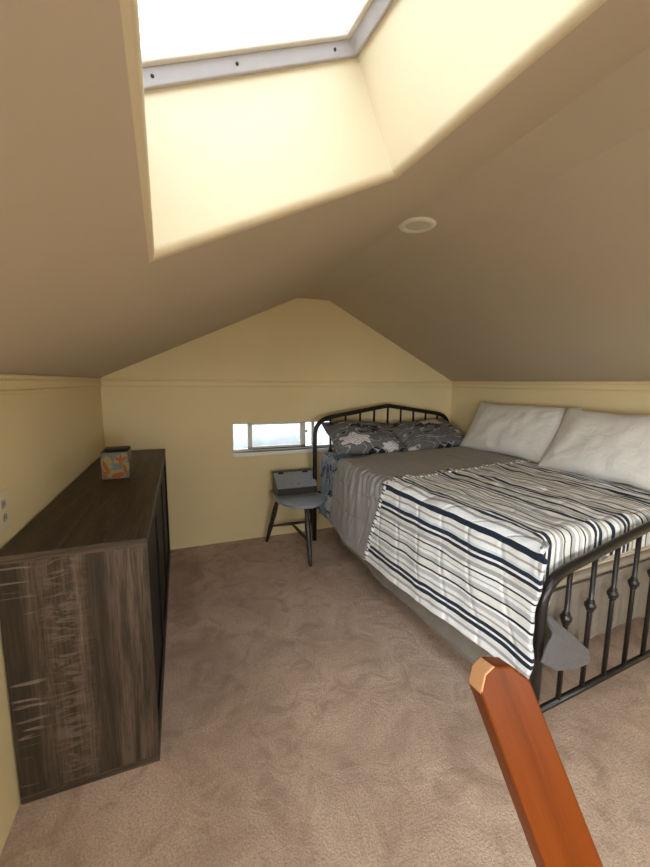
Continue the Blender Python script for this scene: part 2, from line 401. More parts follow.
# skylight shaft with a bullnosed mouth
DEP = 0.255
bm = bmesh.new(); rings = []
for k in range(9):
    a = k / 8 * PI / 2
    rings.append([bm.verts.new(p) for p in ring(BR * (1 - math.sin(a)) , BR * (1 - math.cos(a)) )])
rings.append([bm.verts.new(p) for p in ring(0, DEP + 0.05)])
rings.append([bm.verts.new(p) for p in ring(0.05, DEP + 0.05)])
rings.append([bm.verts.new(p) for p in ring(0.05, 0.06)])
for A, B in zip(rings, rings[1:]):
    for i in range(4): bm.faces.new([A[i], A[(i+1) % 4], B[(i+1) % 4], B[i]])
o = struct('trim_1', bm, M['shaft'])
for p in o.data.polygons: p.use_smooth = True
m = o.modifiers.new('e', 'EDGE_SPLIT'); m.split_angle = 0.6

# skylight window: aluminium frame, inner rail, pane
sk = empty('window_2', onL(0.85, -3.2, DEP)); sk['kind'] = 'structure'
def ringmesh(offs):
    bm = bmesh.new(); rs = [[bm.verts.new(p) for p in ring(o_, n_)] for o_, n_ in offs]
    for A, B in zip(rs, rs[1:] + rs[:1]):
        for i in range(4): bm.faces.new([A[i], A[(i+1) % 4], B[(i+1) % 4], B[i]])
    return bm
def reparent(o, p):
    o.parent = p; o.matrix_parent_inverse = Matrix.Translation(p.location).inverted(); return o
reparent(struct('frame', ringmesh([(0.0, DEP), (-0.010, DEP), (-0.017, DEP + 0.028), (0.0, DEP + 0.028)]), M['alu'], bevel=0.002), sk)
reparent(struct('inner_rail', ringmesh([(-0.013, DEP + 0.028), (-0.026, DEP + 0.029), (-0.028, DEP + 0.044), (0.0, DEP + 0.044)]), M['alu2'], bevel=0.002), sk)
bm = bmesh.new(); bm.faces.new([bm.verts.new(p) for p in ring(-0.015, DEP + 0.039)])
reparent(struct('pane', bm, M['skyglass'], solid=0.006), sk)
for (t, e) in ((0.22, 0), (0.52, 0), (0.92, 0), (0.06, 1), (0.16, 1), (0.28, 1)):
    R0 = ring(-0.0135, DEP + 0.014)
    p = R0[e].lerp(R0[e+1], t); ax = V(0, -1, 0) if e == 0 else -SL
    reparent(struct('screw', lathe([(0.0035, -0.004), (0.0035, 0.001), (0.0015, 0.002)], c=p, axis=ax - NRM * 0.4, n=10), M['screw']), sk)

# slender moulding along the wall tops
def moulding(name, p0, p1, inn):
    p0, p1, inn = V(*p0), V(*p1), V(*inn); h = ZT - ZB
    prof = [(0, 0), (0.010, 0), (0.013, 0.004), (0.013, 0.011), (0.004, 0.013), (0.004, 0.016), (0.010, 0.018), (0.010, 0.045), (0.004, 0.047), (0.004, 0.050), (0.012, 0.053), (0.015, 0.060), (0.012, 0.067), (0, 0.067)]
    bm = bmesh.new(); add_prism(bm, [p0 + inn * (a - 0.002) + V(0, 0, b) for a, b in prof], p1 - p0)
    return struct(name, bm, M['trim'])
moulding('trim_2', (0, 0, ZB), (0, YF, ZB), (1, 0, 0))
moulding('trim_3', (0, 0, ZB), (WX, 0, ZB), (0, -1, 0))
moulding('trim_4', (WX, 0, ZB), (WX, YF, ZB), (-1, 0, 0))

# sliding window in the back wall
x0, x1, z0, z1 = W1
w1 = empty('window_1', (x0, 0.05, z0)); w1['kind'] = 'structure'
def wpart(name, boxes, mat, bevel=0.003, **k):
    bm = bmesh.new()
    for lo, hi in boxes: add_box(bm, lo, hi)
    return reparent(struct(name, bm, mat, bevel=bevel, **k), w1)
f = 0.022
wpart('frame', [((x0, .045, z0), (x0 + f*.5, .105, z1)), ((x1 - f, .045, z0), (x1, .105, z1)), ((x0, .045, z1 - f*.5), (x1, .105, z1)), ((x0, .045, z0), (x1, .105, z0 + f))], M['white_frame'])
wpart('sill', [((x0 - 0.004, -0.016, z0 - 0.030), (x1 + 0.004, 0.05, z0))], M['sill'], 0.004)
sx0, sx1 = 1.060, 1.572
wpart('sash', [((sx0, .040, z0 + .018), (sx0 + .036, .070, z1 - .008)), ((sx1 - .046, .040, z0 + .018), (sx1, .070, z1 - .008)), ((sx0, .040, z0 + .018), (sx1, .070, z0 + .040)), ((sx0, .040, z1 - .020), (sx1, .070, z1 - .008))], M['white_frame'])
wpart('mullion', [((1.638, .06, z0 + .02), (1.665, .09, z1 - .01))], M['white_frame'])
wpart('track', [((sx0 + .036, .034, z0 + .016), (sx1, .042, z0 + .024))], M['dark'], 0.001)
wpart('pane', [((sx0 + .03, .053, z0 + .03), (sx1 - .03, .057, z1 - .015))], M['winglass'], 0)
wpart('pane', [((x0 + .008, .078, z0 + .015), (sx0 + .03, .082, z1 - .008))], M['winglass_clear'], 0)
wpart('pane', [((sx1 - .03, .078, z0 + .015), (x1 - .01, .082, z1 - .008))], M['winglass_clear'], 0)
wpart('latch', [((1.072, .022, .865), (1.084, .042, .915))], M['white_frame'], 0.004)
reparent(struct('knob', lathe([(0.011, 0), (0.011, 0.008), (0.006, 0.014)], c=(1.590, .076, .915), axis=(0, -1, 0), n=14), M['dark']), w1)

# unseen window added in the front wall, behind the viewpoint, for fill daylight
x0, x1, z0, z1 = W3
w3 = empty('added_window_front', (x0, YF - .05, z0)); w3['kind'] = 'structure'
bm = bmesh.new()
for lo, hi in (((x0, YF - .10, z0), (x0 + .05, YF - .02, z1)), ((x1 - .05, YF - .10, z0), (x1, YF - .02, z1)), ((x0, YF - .10, z0), (x1, YF - .02, z0 + .05)), ((x0, YF - .10, z1 - .05), (x1, YF - .02, z1)), (((x0+x1)/2 - .02, YF - .10, z0), ((x0+x1)/2 + .02, YF - .02, z1))): add_box(bm, lo, hi)
reparent(struct('frame', bm, M['white_frame'], bevel=0.004), w3)
reparent(struct('pane', box((x0 + .03, YF - .062, z0 + .03), (x1 - .03, YF - .058, z1 - .03)), M['clearglass']), w3)

# a second unseen window, added low in the left wall for side light
y0, y1, z0, z1 = W4
w4 = empty('added_window_left', (-.06, y0, z0)); w4['kind'] = 'structure'
bm = bmesh.new()
for lo, hi in (((-.09, y0, z0), (-.03, y0 + .04, z1)), ((-.09, y1 - .04, z0), (-.03, y1, z1)), ((-.09, y0, z0), (-.03, y1, z0 + .04)), ((-.09, y0, z1 - .04), (-.03, y1, z1)), ((-.09, (y0 + y1) / 2 - .015, z0), (-.03, (y0 + y1) / 2 + .015, z1))): add_box(bm, lo, hi)
reparent(struct('frame', bm, M['white_frame'], bevel=0.004), w4)
reparent(struct('pane', box((-.062, y0 + .03, z0 + .03), (-.058, y1 - .03, z1 - .03)), M['clearglass']), w4)

# ------------------------------------------------------------------ ceiling lamp and outlet
t = tag(empty('recessed_light', (1.560, -1.613, RZ)), 'small round recessed ceiling light, unlit, in the flat strip beside the skylight', 'ceiling light')
obj('trim_ring', lathe([(0.052, 0.004), (0.052, -0.004), (0.062, -0.010), (0.076, -0.008), (0.084, -0.001), (0.084, 0.004)], n=40), M['lamp_trim'], t, smooth=True)
obj('lens', lathe([(0.0, 0.003), (0.056, 0.003), (0.056, -0.002), (0.050, -0.004), (0.0, -0.006)], n=32), M['lamp_lens'], t, smooth=True)

t = tag(empty('wall_outlet', (0, -1.735, 0.947)), 'ivory duplex outlet plate on the left wall just above the dresser', 'outlet')
bm = box((0, -0.047, -0.062), (0.007, 0.047, 0.062)); obj('cover_plate', bm, M['white_plastic'], t, bevel=0.004)
for dz in (-0.021, 0.021):
    pr = [(0.007, 0.0165 * math.cos(a), dz + 0.0145 * max(-0.85, min(0.85, math.sin(a)))) for a in (2*PI*k/20 for k in range(20))]
    bm = bmesh.new(); add_prism(bm, pr, (0.0025, 0, 0)); s_ = obj('socket', bm, M['socket'], t)
    bm = bmesh.new()
    for dy in (-0.006, 0.006): add_box(bm, (0.0094, dy - 0.001, dz - 0.004), (0.0101, dy + 0.001, dz + 0.006))
    obj('slot', bm, M['dark'], s_)

# ------------------------------------------------------------------ dresser
DX0, DX1, DY0, DY1, DH = 0.006, 0.414, -1.834, -0.062, 0.840
t = tag(empty('dresser', (0, 0, 0)), 'long low dark weathered oak dresser with black doors along the left wall', 'dresser')
obj('top', box((DX0, DY0, DH - 0.028), (DX1, DY1, DH)), M['rustic_y'], t, bevel=0.0015)
obj('front_edge_band', box((DX0, DY0 - 0.0012, DH - 0.027), (DX1 - .001, DY0, DH - 0.001)), M['rustic_x'], t)
obj('base', box((DX0, DY0, 0.0), (DX1, DY1, 0.026)), M['rustic_x'], t, bevel=0.0015)
obj('side_panel', box((DX0, DY0 + 0.001, 0.026), (DX1 - 0.001, DY0 + 0.026, DH - 0.028)), M['rustic_z'], t)
obj('side_panel', box((DX0, DY1 - 0.026, 0.026), (DX1 - 0.001, DY1 - 0.001, DH - 0.028)), M['rustic_z'], t)
obj('back_panel', box((DX0, DY0 + 0.026, 0.026), (DX0 + 0.012, DY1 - 0.026, DH - 0.028)), M['rustic_z'], t)
for k in (1, 2): 
    yy = lerp(DY0, DY1, k / 3); obj('divider', box((DX0 + 0.012, yy - 0.013, 0.026), (DX1 - 0.02, yy + 0.013, DH - 0.028)), M['rustic_z'], t)
for k in range(3):
    a = lerp(DY0 + 0.026, DY1 - 0.026, k / 3) + 0.004; b = lerp(DY0 + 0.026, DY1 - 0.026, (k + 1) / 3) - 0.004
    bm = bmesh.new(); z0, z1 = 0.034, DH - 0.036; X0, X1 = DX1 - 0.020, DX1 - 0.003
    for lo, hi in (((X0, a, z0), (X1, a + .05, z1)), ((X0, b - .05, z0), (X1, b, z1)), ((X0, a + .05, z0), (X1, b - .05, z0 + .05)), ((X0, a + .05, z1 - .05), (X1, b - .05, z1)), ((X0, a + .05, z0 + .05), (X1 - .009, b - .05, z1 - .05))): add_box(bm, lo, hi)
    d = obj('door', bm, M['black_door'], t, bevel=0.001)
    yh = b - 0.025
    obj('handle', box((X1 - .004, yh - .006, .50), (X1 + .0025, yh + .006, .60)), M['black_metal'], d, bevel=.001)

# ------------------------------------------------------------------ printed box on the dresser
t = tag(empty('printed_box', (0.203, -0.885, DH), 0.0), 'small open box printed orange and pale blue standing on the dresser', 'box')
w, h = 0.065, 0.143
bm = bmesh.new()
for lo, hi in (((-w, -w, 0), (w, w, .004)), ((-w, -w, .004), (-w + .003, w, h)), ((w - .003, -w, .004), (w, w, h)), ((-w + .003, -w, .004), (w - .003, -w + .003, h)), ((-w + .003, w - .003, .004), (w - .003, w, h))): add_box(bm, lo, hi)
obj('carton', bm, M['clear_rim'], t)
obj('printed_front', box((-w + .002, -w - .0015, .003), (w - .002, -w, h - .004)), M['paleblue'], t)
bm = bmesh.new(); add_prism(bm, [(-w, w - .003, h), (w, w - .003, h), (w - .008, w + .003, h + .010), (-w + .008, w + .003, h + .010)], (0, .002, 0)); obj('back_flap', bm, M['clear_rim'], t)
obj('inner_tray', box((-w + .004, -w + .004, .10), (w - .004, w - .004, .118)), M['dark'], t)
def decal(name, pts, mat, d):
    bm = bmesh.new(); add_prism(bm, [(x, -w - .0015 - d, z) for x, z in pts], (0, .0005, 0)); return obj(name, bm, mat, t)
def blob(cx, cz, rx, rz, seed, rot=0.0, n=22):
    o_ = []
    for k in range(n):
        a = 2*PI*k/n; r_ = 1 + 0.25 * nz(math.cos(a) * 1.3 + seed, math.sin(a) * 1.3, seed * 2.1)
        x, z = rx * r_ * math.cos(a), rz * r_ * math.sin(a)
        o_.append((cx + x * math.cos(rot) - z * math.sin(rot), cz + x * math.sin(rot) + z * math.cos(rot)))
    return o_
for (cx, cz, rx, rz, sd, rt, mt) in ((-.036, .072, .024, .056, 1.2, .25, 'creamprint'), (.010, .028, .046, .023, 4.4, .1, 'creamprint'), (.026, .106, .034, .022, 2.2, .5, 'creamprint'), (.048, .055, .016, .034, 3.1, -.2, 'creamprint')):
    decal('print_patch', blob(cx, cz, rx, rz, sd, rt), M[mt], .0002 + sd * .0001)
for (cx, cz, rx, rz, sd, rt, mt) in ((-.041, .060, .010, .036, 6.0, .3, 'orange'), (-.050, .024, .010, .020, 1.5, -.2, 'orange'), (.012, .020, .032, .015, 7.7, .1, 'orange'), (.026, .098, .009, .030, 8.3, -.1, 'orange'), (.040, .104, .018, .008, 9.5, .7, 'orange'), (.012, .106, .014, .007, 2.5, -.7, 'orange'), (.046, .050, .009, .028, 5.1, .2, 'orange'), (.030, .018, .008, .005, 3.3, .5, 'pinkprint')):
    decal('print_patch', blob(cx, cz, rx, rz, sd, rt), M[mt], .0010 + sd * .00012)
decal('text_bar', [(-.024, .074), (.014, .077), (.014, .087), (-.024, .084)], M['teal'], .0026)
decal('text_bar', [(-.024, .052), (.016, .054), (.016, .064), (-.024, .062)], M['teal'], .0026)

# ------------------------------------------------------------------ bed
TB = 0.060
BO = V(1.572, -0.215, 0)
BW, BL = 1.43, 2.06
def bedroot(name): return empty(name, BO, TB)
def P(u, v, z): return V(u, -v, z)
def arch(v, zc, zp, r, npts=10):
    """tube path: post up, rounded shoulder, sloping up to the peak and down again"""
    sl = (zp - zc) / (BW / 2); out = [P(0, v, 0.0), P(0, v, zc - r * 1.25), ]
    a = V(0, 0, zc - r * 0.9); c = V(0, 0, zc); e = V(r, 0, zc + sl * r)
    for k in range(npts + 1):
        q = k / npts; b = a * (1-q)**2 + c * (2*q*(1-q)) + e * q*q; out.append(P(b.x, v, b.z))
    for q in (0.35, 0.7, 0.93): out.append(P(lerp(r, BW/2, q), v, lerp(zc + sl*r, zp, q)))
    left = out[:]; out.append(P(BW/2, v, zp - 0.001))
    for p in reversed(left): out.append(V(BW - p.x, p.y, p.z))
    top = lambda u: zc + sl * (u if u < BW/2 else BW - u)
    return out, top
bed = tag(bedroot('bed'), 'dark bronze metal bed frame with arched spindle headboard and footboard by the right wall', 'bed')
hp, htop = arch(0, 1.042, 1.150, 0.15); obj('headboard_frame', tube(hp, 0.0185, n=14), M['bedmetal'], bed, smooth=True)
fp, ftop = arch(BL, 0.672, 0.782, 0.13); obj('footboard_frame', tube(fp, 0.0185, n=14), M['bedmetal'], bed, smooth=True)
obj('headboard_rail', tube([P(0, 0, .42), P(BW, 0, .42)], .011), M['bedmetal'], bed, smooth=True)
obj('footboard_rail', tube([P(0, BL, .150), P(BW, BL, .150)], .0125), M['bedmetal'], bed, smooth=True)
def knob_prof(r): return [(0.0095, -r*1.25), (r*.62, -r*1.05), (r*.70, -r*.8), (r*.62, -r*.68), (r*.95, -r*.35), (r, 0), (r*.95, r*.35), (r*.62, r*.68), (r*.70, r*.8), (r*.62, r*1.05), (0.0095, r*1.25)]
for v, zb, tp, kr in ((0, .42, htop, .55), (BL, .150, ftop, .63)):
    for k in range(1, 10):
        u = BW * k / 10
        sp = obj('spindle', tube([P(u, v, zb), P(u, v, tp(u) - 0.004)], 0.0092, n=10), M['bedmetal'], bed, smooth=True)
        if v > 0 or k < 10:
            zk = zb + kr * (tp(u) - zb)
            obj('knob', lathe(knob_prof(0.021), c=P(u, v, zk), n=16), M['bedmetal'], sp, smooth=True)
for u in (0.012, BW - 0.012):
    obj('side_rail', box((u - .012, -BL + .012, .30), (u + .012, -.012, .345)), M['bedmetal'], bed, bevel=.002)
for k in range(6):
    v = lerp(.15, BL - .15, k / 5); obj('slat', box((.0, -v - .035, .333), (BW, -v + .035, .345)), M['bedmetal'], bed)

bs = tag(bedroot('box_spring'), 'beige box spring under the mattress behind the footboard bars', 'box spring')
bs2 = obj('casing', box((.045, -BL + .065, .345), (BW - .03, -.06, .585)), M['boxspring'], bs, bevel=.02, seg=3)
mt = tag(bedroot('mattress'), 'cream mattress edge showing below the comforter behind the footboard', 'mattress')
MZ0, MZ1 = .585, .775
obj('mattress_body', box((.030, -BL + .075, MZ0), (BW - .025, -.05, MZ1)), M['mattress'], mt, bevel=.035, seg=4, smooth=False)
def loop(z, e):
    u0, u1, v0, v1, r = .030 - e, BW - .025 + e, .05 - e, BL - .075 + e, .05; pts = []
    for cx, cy, a0 in ((u1 - r, v1 - r, 0), (u0 + r, v1 - r, 90), (u0 + r, v0 + r, 180), (u1 - r, v0 + r, 270)):
        for k in range(7):
            a = math.radians(a0 + 15 * k); pts.append(P(cx + r * math.cos(a), cy + r * math.sin(a), z))
    return pts
for z in (MZ0 + .026, MZ1 - .026): obj('piping', tube(loop(z, -.001), .006, n=8, closed=True), M['mattress'], mt, smooth=True)

# bed skirt (left side and foot)
def skirt():
    L1 = 1.50; L2 = BW - .06; tot = L1 + L2
    def fn(a, b):
        s = a * tot
        if s < L1: u, v, nx, ny = .006, .50 + s, -1, 0; zl = .178 + .010 * nz(s * 3, 1); out = .0
        else: u, v, nx, ny = .03 + (s - L1), BL - .052, 0, 1; zl = .315 - .03 * (s - L1) + .020 * nz(s * 5, 2.2)
        c = min(abs(s - L1), .12) / .12
        k = .25 if s < L1 else 1.0
        d = (k * .014 * nz(s * 9, b * 1.2, 3) * b + (.040 * b * sstep(.3, .65, s) if s < L1 else 0.0) + k * .008 * math.sin(s * 42 + 2 * nz(s * 4, b)) * b) * c + .004
        z = lerp(.572, zl, b)
        if s >= L1: d = d * 0.5
        return P(u + nx * d, v + ny * d, z)
    return grid(fn, 240, 18)
o = obj('bed_skirt', skirt(), M['skirt'], None, smooth=True, solid=.003); o.location = BO; o.rotation_euler.z = TB
tag(o, 'taupe cloth bed skirt hanging below the mattress', 'bed skirt')

# fitted sheet with the blue-grey floral print, head side and foot
TOPZ, R0 = .792, .055
def drape(s, v, H, uo, top, r, flare=0.02):
    """cross section: s is arc length from the hem; H hang height, uo outer offset"""
    if s < H - r:
        q = s / (H - r); return (uo - flare * (1 - q) ** 1.3, top - H + s, -1.0, 0.0)
    arc = r * PI / 2
    if s < H - r + arc:
        a = (s - (H - r)) / r; return (uo + r * (1 - math.cos(a)), top - r + r * math.sin(a), -math.cos(a), math.sin(a))
    return (uo + r + s - (H - r + arc), top, 0.0, 1.0)
def sheet():
    W = .50 + 1.36
    def fn(a, b):
        v = lerp(.10, BL - .064, b); s = a * W
        u, z, nu, nz_ = drape(s, v, .50, .018, MZ1 + .005, .05, .018)
        d = .010 * nz(s * 5, v * 6, 4) + .006 * nz(s * 14, v * 13, 4)
        if v > .50: d = d * .2
        if nz_ > .5: d = abs(d) * .5
        if s < .35 and v > .62: s2 = 1
        vv = v
        if s < .62: vv = min(vv, BL - .10)
        if b > .965 and s >= .62:                       # foot end falls over the mattress edge
            q = (b - .965) / .035; vv = BL - .064 + .003 * math.sin(s * 30); d = 0.0; z -= .004 + q * (.135 + .04 * nz(s * 6, 8.8))
        return P(u + nu * d, vv, z + nz_ * d)
    return grid(fn, 90, 150, lambda a, b: (a * W, b * 2))
o = obj('bed_sheet', sheet(), M['floral_sheet'], None, smooth=True, solid=.002); o.location = BO; o.rotation_euler.z = TB
tag(o, 'blue grey floral fitted sheet showing at the head side of the bed', 'sheet')

# comforter: striped face, grey reverse turned back at the head, piped edge
cf = tag(bedroot('comforter'), 'navy, grey and white striped comforter with grey quilted turn-back on the bed', 'comforter')
TOPC = .800
def HANG(v): return .535 - .05 * sstep(1.2, 2.1, v) - 0.025 * sstep(.75, .35, v)
WT = 1.30
def edge_v(q):           # where the stripes begin; q: 0 hem .. 1 top corner .. further across the top
    return lerp(.925, 1.10, min(q, 1.0)) - .07 * sstep(1.0, 3.0, q)
def cross(s, v, lift=0.0):
    H = HANG(v); return drape(s, v, H, -.040 - lift + .038 * sstep(.75, .40, v), TOPC + lift, .065, .028)
def arcpos(a, v):        # a in 0..1 -> s (30% hang, 70% top), q
    H = HANG(v)
    s = a / .35 * H if a < .35 else H + (a - .35) / .65 * WT
    return s, s / H
def wrinkle(s, v, side):
    d = .007 * nz(s * 6, v * 5, 1.7) + .004 * nz(s * 15, v * 8, 5.1)
    d += side * .008 * nz(s * 2.0, v * 9, 9.2)
    return d
def stripe_fn(a, b):
    v_ = 1.5; s, q = arcpos(a, v_); v0 = edge_v(q)
    vend = BL + .020 + .010 * math.sin(q * 9) + .012 * nz(q * 5, 3.3)
    H = HANG(v_)
    w = sstep(H - .035, H + .02, s)                     # 0 on the hanging side .. 1 on the top
    vtop = BL - .040
    L = lerp(vend, vtop + .13, w) - v0 + .17 * math.exp(-((s - H - .075) / .065) ** 2)
    v = v0 + b * L
    s, q = arcpos(a, v)
    u, z, nu, nw = cross(s, v)
    side = 1 - sstep(H - .08, H + .04, s)
    d = wrinkle(s, v, side)
    if nw > .5:                                        # creased top, more towards the middle
        d += .016 * abs(nz(s * 4 + v * 2.5, v * 3.0, 2.6)) + .009 * nz(s * 17, v * 6.5, 7.0) + .004 * nz(s * 30, v * 15, 2.0)
    d += .012 * math.exp(-((v - v0) / .05) ** 2) * 0.3
    # rounded over the foot of the mattress and dropping behind the footboard
    vt, drop = v, 0.0
    if w > 0:
        ex = v - (vtop - .04)
        if ex > 0:
            rr_ = .045; ang = min(ex / rr_, PI/2)
            vt2 = vtop - .04 + rr_ * math.sin(ang); drop2 = rr_ * (1 - math.cos(ang)) + max(0, ex - rr_ * PI/2)
            wi = sstep(H - .035, H + .02, s); vt = lerp(min(v, BL + .015), vt2, wi); drop = drop2 * wi * wi
            d += .010 * nz(s * 11, v * 6, 3.9) * w
            vt += min(0.0, .012 * nz(s * 12, v * 8, 6.1)) * w
        # bunched corner bulging beside the post
    bul = math.exp(-((s - H + .03) / .12) ** 2) * sstep(1.75, 2.05, v)
    d += .014 * bul + .010 * bul * nz(s * 16, v * 14, 8)
    if s < H and v > 1.95: u -= .018 * sstep(1.95, 2.10, v)
    return P(u + nu * d, vt, z + nw * d - drop)
def stripe_uv(a, b): s, q = arcpos(a, 1.5); return (s, b * 1.05 + edge_v(q))
obj('striped_face', grid(stripe_fn, 190, 130, stripe_uv), M['stripes'], cf, smooth=True, solid=-.012)
def grey_fn(a, b):
    s, q = arcpos(a, .8); v1 = edge_v(q) + .03
    H = HANG(.8)
    v0 = .335 + .10 * min(1, q) + .05 * sstep(1.0, 1.6, q) - .14 * sstep(1.1, 1.8, q) + .012 * nz(q * 6, .7)
    v = lerp(v0, v1, b); s, q = arcpos(a, v)
    u, z, nu, nw = cross(s, v, .010)
    side = 1 - sstep(H - .14, H + .06, s)
    d = .5 * wrinkle(s + 3, v, side)
    low = 1 - s / H
    d += .006 * math.sin(v * 120 + 5 * nz(v * 5, s * 4, 6.6)) * math.exp(-((s - H + .10) / .12) ** 2)
    d += side * (.010 * math.sin(v * 52 + 3.0 * nz(v * 4, s * 3, 1.1)) + .008 * nz(v * 13, s * 3.0, 2.4)) * (.75 - .65 * low)
    if nw > .9: d = max(d, -.003)
    d -= .012 * sstep(.12, 0, b)
    return P(u + nu * d, v, z + nw * d)
def grey_uv(a, b): s, q = arcpos(a, .8); return (s, b * .66)
obj('grey_turnback', grid(grey_fn, 130, 80, grey_uv), M['grey_quilt'], cf, smooth=True, solid=-.010)
q_ = N('striped_piping'); cc = q_.coord('Object'); sp_ = q_.n('ShaderNodeSeparateXYZ'); q_.set(sp_, 0, cc)
fr_ = q_.math('FRACT', q_.math('MULTIPLY', q_.math('ADD', sp_.outputs[0], sp_.outputs[2]), 17.0))
M['piping'] = q_.done(q_.ramp(fr_, [(0, (.74, .72, .68, 1)), (.42, (.015, .02, .035, 1)), (.62, (.70, .68, .64, 1)), (.72, (.4, .39, .37, 1)), (.82, (.03, .035, .05, 1))], 'CONSTANT'), .85)
pts = []
for k in range(121):
    a = k / 120; s, q = arcpos(a, 1.0); v = edge_v(q) + .034; s, q = arcpos(a, v); u, z, nu, nw = cross(s, v, .006)
    d = wrinkle(s, v, 0) ; pts.append(P(u + nu * d, v + .003 * math.sin(k * .9), z + nw * d))
obj('piping', tube(pts, .0085, n=8), M['piping'], cf, smooth=True)
# grey corner of the lining poking out between the footboard bars
A_, B_, C_, D_ = V(.048, BL + .026, .522), V(.238, BL + .034, .356), V(.247, BL + .034, .308), V(-.037, BL + .034, .400)
E_ = V(.030, BL + .038, .352)
def tri(a, b):
    lo = D_.lerp(E_, a / .25) if a < .25 else E_.lerp(C_, (a - .25) / .75)
    hi = A_.lerp(B_, sstep(0, 1, a) if a > 0 else 0)
    p = hi.lerp(lo, b)
    if a < .25: p = A_.lerp(lo, b)
    else: p = A_.lerp(B_, (a - .25) / .75).lerp(lo, b)
    p.y += .016 * math.sin(a * PI) * b + .010 * nz(a * 3, b * 4, 2) * b
    if b < .3 and a < .6: p.y -= .05 * (1 - b / .3) * (1 - a / .6)
    return P(p.x, p.y, p.z)
obj('lining_corner', grid(tri, 24, 24), M['grey_lining'], cf, smooth=True, solid=.006)

# ------------------------------------------------------------------ pillows
def pillow(name, mat, W, H, T, loc, rot, label, group, seed, sag=0.0, crease=0.010):
    nu, nv = 56, 40
    def half(sgn):
        def f(a, b):
            x, y = 2 * a - 1, 2 * b - 1
            ex, ey = 1 - abs(x) ** 2.6, 1 - abs(y) ** 2.6
            t = T * (max(ex, 0) ** .55) * (max(ey, 0) ** .55)
            pin = 1 - .07 * (1 - abs(y) ** 2) * abs(x) ** 3
            pin2 = 1 - .09 * (1 - abs(x) ** 2) * abs(y) ** 3
            px, py = x * W * pin, y * H * pin2
            e = (1 - max(abs(x), abs(y)) ** 6)
            wr = crease * (nz(px * 7 + seed, py * 7, sgn * 2 + seed) + .6 * nz(px * 17 + seed, py * 12, seed)) * e
            # radial creases from corners
            for cx in (-1, 1):
                for cy in (-1, 1):
                    dx, dy = x - cx, y - cy; dd = math.hypot(dx, dy)
                    wr += crease * .7 * math.sin(math.atan2(dy, dx) * 16 + seed) * math.exp(-dd * 2.2) * e * min(1, dd * 4)
            py -= sag * (1 - x * x) * (.5 + .5 * y)
            return V(px + .008 * nz(y * 3, seed), py + .010 * nz(x * 3, seed + 5), sgn * t + wr)
        return f
    bm = grid(half(1), nu, nv); b2 = grid(half(-1), nu, nv)
    me = bpy.data.meshes.new('tmp'); b2.to_mesh(me); b2.free(); bm.from_mesh(me); bpy.data.meshes.remove(me)
    bmesh.ops.remove_doubles(bm, verts=bm.verts[:], dist=.0008)
    o = obj(name, bm, mat, None, smooth=True); o.location = loc; o.rotation_euler = rot
    return tag(o, label, 'pillow', group)
def bw(u, v, z): c, s = math.cos(TB), math.sin(TB); return (BO.x + u * c + v * s, BO.y + u * s - v * c, z)
pillow('floral_pillow', M['floral_a'], .33, .215, .085, bw(.36, .20, .905), (math.radians(28), math.radians(3), TB - .03), 'grey floral pillow with a large white blossom nearest the small window', 'floral pillows against the headboard', 1.3)
pillow('floral_pillow', M['floral_b'], .36, .215, .080, bw(1.02, .20, .895), (math.radians(26), math.radians(-3), TB + .02), 'grey floral pillow with a pinkish blossom beside the cream pillow', 'floral pillows against the headboard', 4.1, crease=.014)
pillow('cream_pillow', M['pillow_cream'], .46, .225, .085, (2.925, -.965, .998), (math.radians(62), math.radians(0), math.radians(-90)), 'plain cream pillow leaning on the right wall beside the floral pillows', 'cream pillows on the right wall', 2.2)
pillow('cream_pillow', M['pillow_cream'], .46, .225, .095, (2.865, -1.80, .995), (math.radians(60), math.radians(0), math.radians(-90)), 'plain cream pillow on the right wall nearer the footboard, cut by the photo edge', 'cream pillows on the right wall', 7.7)

# ------------------------------------------------------------------ side stool with lidded box
t = tag(empty('stool_table', (1.40, -.30, 0)), 'small dark three-legged stool table with a slant-lidded box on its seat', 'side table')
SZ = .440; cx, cy = 1.40 - 1.40, -.345 + .30
pts = []
for k in range(37):
    a = PI + PI * k / 36 + .0; pts.append((cx + .004 + .198 * math.cos(a), cy + .06 + (.215 + .08) * math.sin(a) * .98, SZ - .026))
pts = [(-.185, .225, SZ - .026), (-.185, .02, SZ - .026)] + [p for p in pts if p[1] < .015] + [(.185, .02, SZ - .026), (.185, .225, SZ - .026)]
bm = bmesh.new(); add_prism(bm, pts, (0, 0, .026)); obj('seat', bm, M['stool_top'], t, bevel=.006, seg=3)
bx0, bx1, by0, by1 = -.160, .165, .030, .215
bm = bmesh.new()
prof = [(by0, SZ), (by1, SZ), (by1, .592), (by1 - .052, .592), (by0, .502)]
add_prism(bm, [(bx0, y, z) for y, z in prof], (bx1 - bx0, 0, 0)); obj('box_body', bm, M['stool'], t, bevel=.002)
ln = V(0, by0 - (by1 - .052), .502 - .592); nn = V(0, ln.z, -ln.y).normalized(); nn = nn if nn.z > 0 else -nn
a0 = V(bx0 - .008, by1 - .052, .592) + nn * .001; a1 = a0 + ln * 1.06
bm = bmesh.new(); add_prism(bm, [a0, a1, a1 + V(bx1 - bx0 + .016, 0, 0), a0 + V(bx1 - bx0 + .016, 0, 0)], nn * .012)
lid = obj('lid', bm, M['stool_top'], t, bevel=.003)
for fx in (.18, .80):
    p = a0 + V((bx1 - bx0 + .016) * fx, 0, 0) + nn * .012
    bm = bmesh.new(); d_ = ln.normalized()
    add_prism(bm, [p + V(-.022, 0, 0) + d_ * .004, p + V(.022, 0, 0) + d_ * .004, p + V(.022, 0, 0) + d_ * .018, p + V(-.022, 0, 0) + d_ * .018], nn * .003); obj('hinge', bm, M['hinge'], lid)
